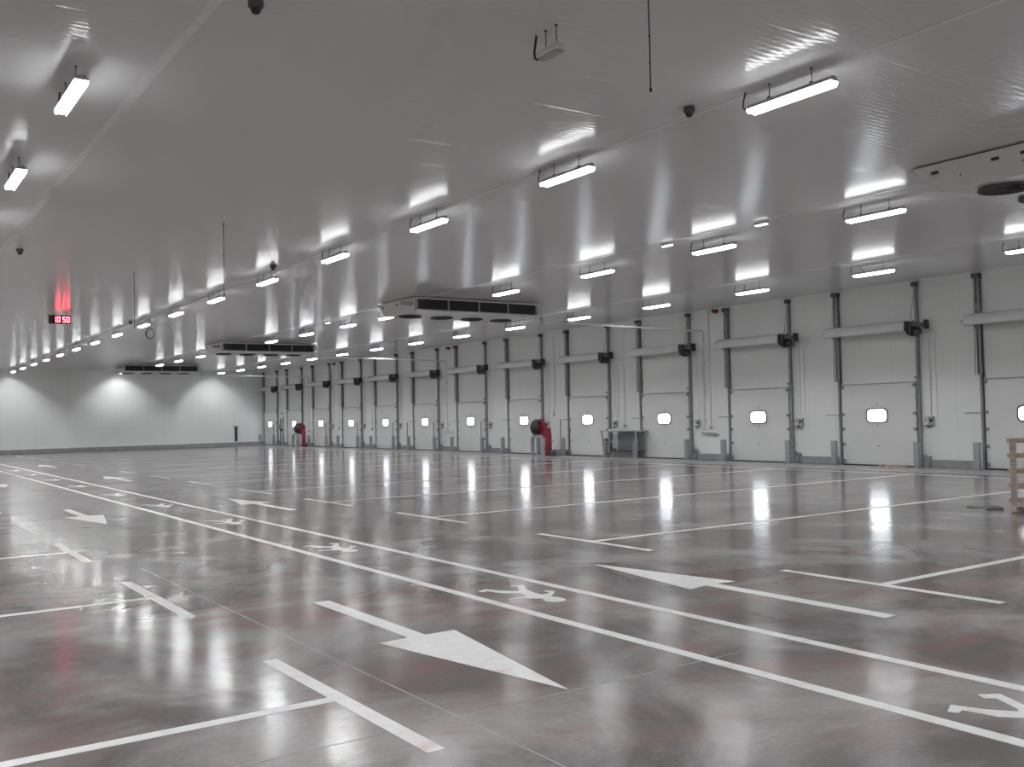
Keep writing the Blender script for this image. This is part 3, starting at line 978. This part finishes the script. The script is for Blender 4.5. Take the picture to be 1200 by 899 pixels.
def hanging_rod(x, y, length, lab):
    b = MB()
    b.tube([(0, 0, 0), (0.003, 0, -length * 0.5), (0.0, 0, -length)], 0.0075, 6)
    b.lathe([(0, -0.001), (0.03, -0.001), (0.03, -0.012), (0, -0.014)], 12)
    b.lathe([(0, -length + 0.03), (0.014, -length + 0.02), (0.014, -length - 0.01), (0, -length - 0.02)], 8)
    for t in (0.45, 0.72):
        b.lathe([(0.007, -length * t - 0.012), (0.013, -length * t), (0.007, -length * t + 0.012)], 8)
    o = b.build('hanging_rod', M['black'])
    o.location = (x, y, HZ)
    tag(o, lab, 'hanging rod', 'thin rods hanging from the ceiling')
hanging_rod(6.55, 6.97, 1.0, 'long thin black rod hanging from the ceiling at the top of the photo')
hanging_rod(6.542, 20.09, 1.5, 'thin dark rod hanging above the left lamps, second of three from the camera')
hanging_rod(6.56, 27.86, 1.54, 'thinnest, farthest rod hanging from the ceiling, left of the lamp rows')

# unlit lamp hung over the walkway
def unlit():
    root = empty('pendant_emergency_lamp', (6.27, 8.22, HZ - 0.24))
    b = MB()
    b.box(-0.06, 0.06, -0.19, 0.19, -0.05, 0.03, 0.02)
    b.build('housing', M['white'], root)
    MB().box(-0.05, 0.05, -0.175, 0.175, -0.075, -0.052, 0.012).build('lens', M['grey'], root)
    for y in (-0.11, 0.08):
        w = MB()
        w.tube([(0, y, 0.028), (0, y, 0.239)], 0.006, 6)
        w.lathe([(0, 0.2395), (0.018, 0.2395), (0.018, 0.228), (0, 0.222)], 10, (0, y, 0))
        w.build('suspension_rod', M['dark'], root)
    MB().tube([(0, 0.19, -0.01), (0, 0.25, -0.03), (0, 0.29, 0.0), (0, 0.295, 0.07), (0, 0.27, 0.16), (0, 0.25, 0.239)], 0.013, 8).build('supply_cable', M['black'], root)
    tag(root, 'small unlit white emergency lamp hanging alone with a black cable, top centre', 'emergency lamp')
unlit()

def small_lamp(x, y, lab):
    root = empty('ceiling_mounted_emergency_light', (x, y, HZ))
    MB().box(-0.06, 0.06, -0.17, 0.17, -0.06, -0.001, 0.012).build('housing', M['white'], root)
    MB().box(-0.05, 0.05, -0.155, 0.155, -0.075, -0.058, 0.008).build('lens', M['small_glow'], root)
    tag(root, lab, 'emergency light', 'small emergency lights on the ceiling')
small_lamp(16.78, 14.42, 'small lit emergency light on the ceiling right of the sixth lamp, upper right')
small_lamp(16.76, 17.4, 'tiny lit emergency light on the ceiling above and left of the cooler-row lamps')
small_lamp(16.92, 38.3, 'tiny lit emergency light on the ceiling left of the nearest full cooler')

# hanging ring of spare cable
rg = MB()
for q in range(4):
    rg.tube([(0.15 * math.cos(2 * PI * t / 26) * (1 + 0.04 * q), (q - 1.5) * 0.016, -0.16 + 0.18 * math.sin(2 * PI * t / 26) * (1 + 0.03 * q)) for t in range(26)], 0.012, 6, closed=True)
rg.tube([(0, 0, 0.02), (0.004, 0, 0.25), (0, 0, 0.518)], 0.008, 6)
o = rg.build('hanging_cable_coil', M['dark'])
o.location = (9.75, 38.95, HZ - 0.52)
tag(o, 'ring of dark coiled cable hanging below the lamps of the long row', 'cable coil')

# red LED clock
def make_clock():
    root = empty('hanging_led_clock', (6.50, 38.68, HZ - 0.275), -math.atan2(6.5, 38.7) * 0.6)
    b = MB()
    b.box(-0.40, 0.34, -0.05, 0.05, -0.155, 0.155, 0.012)
    b.build('case', M['black'], root)
    MB().box(-0.26, 0.33, -0.054, -0.0495, -0.135, 0.135, 0.002).build('display_face', M['display'], root)
    segs = {'0': 'abcdef', '1': 'bc', '5': 'afgcd'}
    w, h, t = 0.105, 0.20, 0.028
    for cx, ch in ((-0.20, '1'), (-0.065, '0'), (0.115, '5'), (0.25, '0')):
        d = MB()
        for s in segs[ch]:
            r = {'a': (-w / 2, w / 2, h / 2 - t, h / 2), 'd': (-w / 2, w / 2, -h / 2, -h / 2 + t), 'g': (-w / 2, w / 2, -t / 2, t / 2),
                 'b': (w / 2 - t, w / 2, 0.004, h / 2), 'c': (w / 2 - t, w / 2, -h / 2, -0.004),
                 'f': (-w / 2, -w / 2 + t, 0.004, h / 2), 'e': (-w / 2, -w / 2 + t, -h / 2, -0.004)}[s]
            d.box(cx + r[0], cx + r[1], -0.060, -0.0535, r[2], r[3], 0.002)
        d.build('digit', M['led'], root)
    br = MB()
    for x in (-0.25, 0.2):
        br.tube([(x, 0, 0.15), (x, 0, 0.274)], 0.01, 6)
    br.build('bracket', M['dark'], root)
    MB().box(-0.43, -0.30, -0.04, 0.04, 0.20, 0.24, 0.008).build('receiver_box', M['white'], root)
    tag(root, 'black hanging clock with glowing red digits reading 10 50', 'clock')
make_clock()

# ------------------------------------------------------------------ things on the dock wall
def siren(y, z, lab):
    root = empty('wall_mounted_siren', (WX, y, z))
    MB().box(-0.09, -0.002, -0.12, 0.12, -0.07, 0.07, 0.01).build('base', M['siren'], root)
    MB().lathe([(0, -0.20), (0.07, -0.20), (0.075, -0.17), (0.05, -0.09), (0, -0.09)], 18, (0, 0.03, 0), 'X').build('horn', M['siren'], root)
    MB().box(-0.13, -0.09, -0.11, -0.05, -0.11, -0.04, 0.006).build('strobe', M['dark'], root)
    tag(root, lab, 'siren', 'sirens high on the dock wall')
siren(27.42, 6.05, 'dark red siren high on the wall left of the third dock door')
siren(48.5, 6.02, 'small dark siren high on the wall left of the seventh dock door')
siren(64.6, 6.02, 'tiny dark siren high on the wall among the farthest doors')

def socket_drop(y, z, ztop, lab):
    root = empty('wall_socket_conduit', (WX, y, 0))
    MB().tube([(-0.03, 0, ztop), (-0.03, 0, z + 0.08)], 0.014, 8).build('conduit', M['white'], root)
    b = MB()
    b.box(-0.09, -0.002, -0.09, 0.09, z - 0.07, z + 0.08, 0.01)
    b.build('socket_box', M['white'], root)
    MB().lathe([(0, -0.13), (0.03, -0.125), (0.035, -0.09)], 12, (0, -0.03, z), 'X').build('socket_cover', M['dark'], root)
    tag(root, lab, 'wall socket', 'conduit drops to sockets on the dock wall')
socket_drop(27.84, 1.33, 6.18, 'white wall socket with thin conduit from the ceiling, left of the third dock door')
socket_drop(33.13, 1.42, 6.18, 'wall socket with thin conduit from the ceiling, above the metal desk')
socket_drop(64.0, 1.35, 6.18, 'wall socket with conduit from the ceiling, between tenth and eleventh doors')
socket_drop(58.7, 1.3, 6.18, 'wall socket with conduit from the ceiling, between ninth and tenth doors')

# loose pendant cable left of the fifth door
pc = MB()
pc.tube([(-0.03, 0.0, 5.9), (-0.03, -0.02, 4.4), (-0.05, -0.07, 3.2), (-0.07, 0.0, 2.3), (-0.07, 0.06, 2.05)], 0.012, 6)
pc.lathe([(0, 1.92), (0.035, 1.94), (0.04, 2.02), (0.02, 2.08), (0, 2.08)], 10, (-0.07, 0.06, 0))
o = pc.build('hanging_pendant_cable', M['grey'])
o.location = (WX, 38.36, 0)
tag(o, 'thin loose cable with a plug hanging on the wall above the nearer red hose reel', 'cable')

# tall steel desk between the fourth and fifth doors
def make_desk():
    root = empty('steel_standing_desk', (WX - 0.55, 32.75, 0))
    MB().box(-0.30, 0.42, -1.22, 1.22, 1.19, 1.23, 0.006).build('desk_top', M['galv'], root)
    for y in (1.15, -1.15):
        f = MB()
        f.beam((-0.24, y, 0.004), (-0.24, y, 1.19), 0.05, 0.05) if y < 0 else f.beam((-0.24, y - 0.22, 0.004), (-0.24, y, 1.19), 0.05, 0.05)
        f.build('leg', M['galv'], root)
        g = MB()
        g.beam((0.36, y * 0.6 if y > 0 else y, 0.275), (0.36, y * 0.6 if y > 0 else y, 1.19), 0.05, 0.05)
        g.build('leg', M['galv'], root)
    b = MB()
    b.box(0.34, 0.36, -1.10, 0.66, 0.36, 1.17, 0.004)
    b.build('back_panel', M['bollard'], root)
    r = MB()
    r.beam((-0.24, 1.03, 0.72), (-0.24, -1.15, 0.72), 0.035, 0.035)
    r.build('cross_bar', M['galv'], root)
    MB().box(0.28, 0.34, -1.10, 0.66, 0.28, 0.34, 0.004).build('bottom_rail', M['dark'], root)
    tag(root, 'tall grey steel desk against the wall between fourth and fifth dock doors', 'desk')
make_desk()
lt = MB()
lt.box(-0.12, 0.12, -0.20, 0.20, 0.0, 0.05, 0.012)
lt.box(-0.05, 0.05, 0.20, 0.42, 0.0, 0.04, 0.008)
lt.lathe([(0, 0.05), (0.05, 0.05), (0.05, 0.09), (0, 0.10)], 14, (0.02, -0.05, 0))
o = lt.build('desk_scanner', M['white'])
o.location = (WX - 0.45, 33.35, 1.2305)
tag(o, 'small white device lying on the tall steel desk', 'device')

# red hose-reel pillars with their tubular guards
def make_reel():
    root = empty('fire_hose_reel')
    c = MB()
    c.box(-0.10, 0.10, -0.13, 0.13, 0.015, 1.12, 0.012)
    c.box(-0.09, 0.09, -0.10, 0.20, 1.12, 1.36, 0.012)
    c.box(-0.2, 0.2, -0.45, 0.2, 0.004, 0.02, 0.004)
    c.build('pillar', M['red'], root)
    a = MB()
    a.hexa([(-0.07, 0.17, 0.92), (0.07, 0.17, 0.92), (0.07, 0.62, 0.92), (-0.07, 0.62, 0.92),
            (-0.07, 0.17, 1.36), (0.07, 0.17, 1.36), (0.07, 0.48, 1.78), (-0.07, 0.48, 1.78)])
    a.lathe([(0, 0.47), (0.16, 0.47), (0.18, 0.50), (0.18, 0.54), (0, 0.55)], 28, (0, 0, 1.38), 'Y')
    a.build('reel_arm', M['red'], root)
    d = MB()
    d.lathe([(0, 0.55), (0.33, 0.55), (0.36, 0.60), (0.31, 0.66), (0.36, 0.72), (0.31, 0.78), (0.36, 0.84), (0.33, 0.92), (0, 0.92)], 32, (0, 0, 1.38), 'Y')
    d.build('hose_drum', M['black'], root)
    f = MB()
    f.lathe([(0, 0.92), (0.40, 0.92), (0.41, 0.94), (0.40, 0.96), (0.30, 0.965), (0, 0.965)], 32, (0, 0, 1.38), 'Y')
    f.build('drum_flange', M['dark'], root)
    v = MB()
    v.box(-0.1, 0.1, -0.44, -0.18, 0.02, 0.28, 0.02)
    v.build('valve_box', M['dark'], root)
    h = MB()
    h.tube([(0, -0.16, 0.72), (0, -0.36, 0.72)], 0.02, 8)
    h.lathe([(0.05, -0.36), (0.05, -0.38)], 12, (0, 0, 0.72), 'Y')
    h.build('valve_handle', M['dark'], root)
    return root
reel0 = make_reel()
reel0.location = (WX - 0.96, 37.72, 0)
tag(reel0, 'nearer red hose reel pillar with black drum, right of the sixth dock door', 'hose reel', 'red hose reels')
r2 = copy_tree(reel0); r2.location = (WX - 0.96, 68.25, 0)
tag(r2, 'farther red hose reel pillar with black drum, near the far corner', 'hose reel', 'red hose reels')

def make_guard():
    root = empty('tubular_guard_hoop')
    b = MB()
    h, r, y0, y1, th, w = 1.04, 0.26, -0.45, 0.45, 0.12, 0.08
    def path(o):
        rr = r - o
        return ([(y1 - o, 0.03)] + [(y1 - r + rr * math.cos(PI / 2 * t / 8), h - r + rr * math.sin(PI / 2 * t / 8)) for t in range(9)]
                + [(y0 + r - rr * math.sin(PI / 2 * t / 8), h - r + rr * math.cos(PI / 2 * t / 8)) for t in range(9)] + [(y0 + o, 0.03)])
    P, Q = path(0), path(th)
    vs = [[b.bm.verts.new((x, y, z)) for y, z in L] for x in (-w, w) for L in (P, Q)]
    n = len(P)
    for k in range(n - 1):
        a, c, d, e = vs
        for A, B in ((a, c), (e, d), (d, a), (c, e)):
            f = b.bm.faces.new((A[k], A[k + 1], B[k + 1], B[k]))
    for k in (0, n - 1):
        b.bm.faces.new((vs[0][k], vs[1][k], vs[3][k], vs[2][k]))
    b.build('hoop', M['bollard'], root)
    p = MB()
    p.box(-0.22, 0.22, -0.5, 0.5, 0.004, 0.03, 0.004)
    p.build('base_plate', M['bollard'], root)
    return root
g0 = make_guard(); g0.location = (WX - 1.62, 37.75, 0)
tag(g0, 'thick grey guard hoop in front of the nearer red hose reel', 'guard hoop', 'guard hoops by the hose reels')
g2 = copy_tree(g0); g2.location = (WX - 1.62, 68.3, 0)
tag(g2, 'thick grey guard hoop in front of the farther red hose reel', 'guard hoop', 'guard hoops by the hose reels')

# valve manifold by the last doors
def manifold():
    root = empty('wall_pipe_manifold', (WX, 74.9, 0))
    MB().box(-0.22, -0.002, -0.42, 0.42, 2.14, 2.30, 0.012).build('cabinet', M['white'], root)
    for y in (-0.28, 0.22):
        MB().tube([(-0.12, y, 2.14), (-0.12, y, 0.004)], 0.04, 10).build('pipe', M['dark'], root)
    MB().lathe([(0, -0.30), (0.11, -0.29), (0.12, -0.25), (0.05, -0.16), (0, -0.16)], 16, (0, -0.28, 1.25), 'X').build('hand_wheel', M['black'], root)
    MB().box(-0.12, -0.002, -0.1, 0.1, 2.5, 2.66, 0.01).build('gauge_box', M['grey'], root)
    tag(root, 'white box with two dark pipes on the wall right of the farthest door', 'pipe manifold')
manifold()

# dark upright slot panel on the far wall
b = MB()
b.box(26.47, 26.66, DY - 0.12, DY - 0.002, 0.37, 1.62, 0.01)
o = b.build('wall_mounted_post', M['black'])
tag(o, 'narrow black upright strip on the far wall near the right corner', 'wall strip')

# ------------------------------------------------------------------ loose things on the floor
def make_crate():
    root = empty('slatted_wooden_crate', (17.75, 9.58, 0))
    W_, D_ = 1.05, 1.25      # extends +x and -y
    def board(name, x0, x1, y0, y1, z0, z1, par):
        return MB().box(x0, x1, y0, y1, z0, z1, 0.004).build(name, M['wood'], par)
    pal = MB()
    for y in (-0.09, -D_ / 2, -D_ + 0.07):
        pal.box(-0.06, W_, y - 0.05, y + 0.05, 0.02, 0.11, 0.004)
    for x in (0.06, 0.32, 0.58, 0.84, W_ - 0.05):
        pal.box(x - 0.05, x + 0.05, -D_, 0.03, 0.11, 0.135, 0.003)
    for y in (-0.09, -D_ + 0.07, -D_ / 2):
        pal.box(0.0, W_, y - 0.06, y + 0.06, 0.0, 0.02, 0.003)
    pal.build('pallet_base', M['wood'], root)
    for x0 in (0.0, W_ - 0.05):
        for y0 in (-0.13, -D_ + 0.02):
            board('corner_post', x0, x0 + 0.04, y0, y0 + 0.11, 0.135, 1.38, root)
    for z in (0.22, 0.49, 0.77, 1.05, 1.33):
        board('slat', 0.042, 0.062, -D_ - 0.05, 0.055, z - 0.04, z + 0.04, root)
        board('slat', W_ - 0.075, W_ - 0.055, -D_ - 0.05, 0.055, z - 0.04, z + 0.04, root)
        board('slat', 0.07, W_ - 0.08, -0.035, -0.015, z - 0.04, z + 0.04, root)
        board('slat', 0.07, W_ - 0.08, -D_ + 0.03, -D_ + 0.05, z - 0.04, z + 0.04, root)
    tag(root, 'open slatted wooden crate on a pallet at the right edge', 'crate')
make_crate()

cc = MB()
pts = []
for t in range(84):
    a = t * 0.33
    pts.append((17.92 + 0.0042 * t + 0.15 * math.cos(a) + 0.03 * math.sin(a * 0.31), 9.93 + 0.0035 * t + 0.13 * math.sin(a) + 0.03 * math.cos(a * 0.17), 0.014 + 0.010 * (1 + math.sin(a * 0.77))))
cc.tube(pts, 0.008, 6)
cc.tube(arc((18.26, 10.56, 0.010), 0.15, 0.6, 5.2, 16, 'xy'), 0.008, 6)
o = cc.build('coiled_cable', M['dark'])
tag(o, 'dark tangled cable lying on the floor left of the wooden crate', 'cable')

# crumpled brown cloth at the foot of the second door
cl = MB()
nx, ny = 12, 30
grid = []
for i in range(nx + 1):
    row = []
    for j in range(ny + 1):
        u, v = i / nx - 0.5, j / ny - 0.5
        e = max(0.0, 1 - (2 * abs(u)) ** 3) * max(0.0, 1 - (2 * abs(v)) ** 4)
        z = 0.006 + e * (0.05 + 0.05 * math.sin(9 * v + 3 * u) ** 2 + 0.035 * math.sin(23 * v - 11 * u) + random.uniform(-0.008, 0.012))
        row.append(cl.bm.verts.new((u * (0.55 + 0.10 * math.sin(7 * v)), v * (1.25 + 0.1 * math.sin(9 * u)), max(0.005, z))))
    grid.append(row)
for i in range(nx):
    for j in range(ny):
        f = cl.bm.faces.new((grid[i][j], grid[i + 1][j], grid[i + 1][j + 1], grid[i][j + 1])); f.smooth = True
# underside so that it is a solid heap
ring = [grid[i][0] for i in range(nx + 1)] + [grid[nx][j] for j in range(1, ny + 1)] + [grid[i][ny] for i in range(nx - 1, -1, -1)] + [grid[0][j] for j in range(ny - 1, 0, -1)]
low = [cl.bm.verts.new((v.co.x, v.co.y, 0.004)) for v in ring]
for i in range(len(ring)):
    j = (i + 1) % len(ring)
    cl.bm.faces.new((ring[i], ring[j], low[j], low[i]))
cl.bm.faces.new(list(reversed(low)))
o = cl.build('crumpled_cloth', M['cloth'])
o.location = (28.05, 19.05, 0)
tag(o, 'flat crumpled brown cloth on the floor at the foot of the second dock door', 'cloth')

# ------------------------------------------------------------------ world, camera, view
w = bpy.data.worlds.new('World'); scene.world = w
w.use_nodes = True
bg = w.node_tree.nodes.get('Background') or w.node_tree.nodes.new('ShaderNodeBackground')
bg.inputs[0].default_value = (0.5, 0.52, 0.55, 1); bg.inputs[1].default_value = 0.0

F_PX = 1131.97
yaw, pitch, roll = math.radians(34.5788), math.radians(1.9019), math.radians(-1.2781)
f = Vector((math.sin(yaw) * math.cos(pitch), math.cos(yaw) * math.cos(pitch), math.sin(pitch)))
r = Vector((math.cos(yaw), -math.sin(yaw), 0))
u = r.cross(f)
r2 = math.cos(roll) * r + math.sin(roll) * u
u2 = -math.sin(roll) * r + math.cos(roll) * u
cam = bpy.data.cameras.new('camera')
cam.sensor_fit = 'HORIZONTAL'; cam.sensor_width = 36.0
cam.lens = F_PX / 1200 * 36.0
cam.clip_end = 300
co = bpy.data.objects.new('camera', cam)
COL.objects.link(co)
co.matrix_world = Matrix(((r2.x, u2.x, -f.x, 0), (r2.y, u2.y, -f.y, 0), (r2.z, u2.z, -f.z, 2.0), (0, 0, 0, 1)))
scene.camera = co

scene.view_settings.view_transform = 'Standard'
scene.view_settings.look = 'None'
scene.view_settings.gamma = 1.0
scene.view_settings.use_curve_mapping = False
scene.view_settings.exposure = 0.38
try:
    scene.cycles.use_denoising = True
    scene.cycles.denoiser = 'OPENIMAGEDENOISE'
    scene.cycles.max_bounces = 8
    scene.cycles.diffuse_bounces = 5
    scene.cycles.glossy_bounces = 4
    scene.cycles.sample_clamp_indirect = 12.0
    scene.cycles.caustics_reflective = False
    scene.cycles.caustics_refractive = False
    scene.cycles.use_light_tree = True
except Exception:
    pass
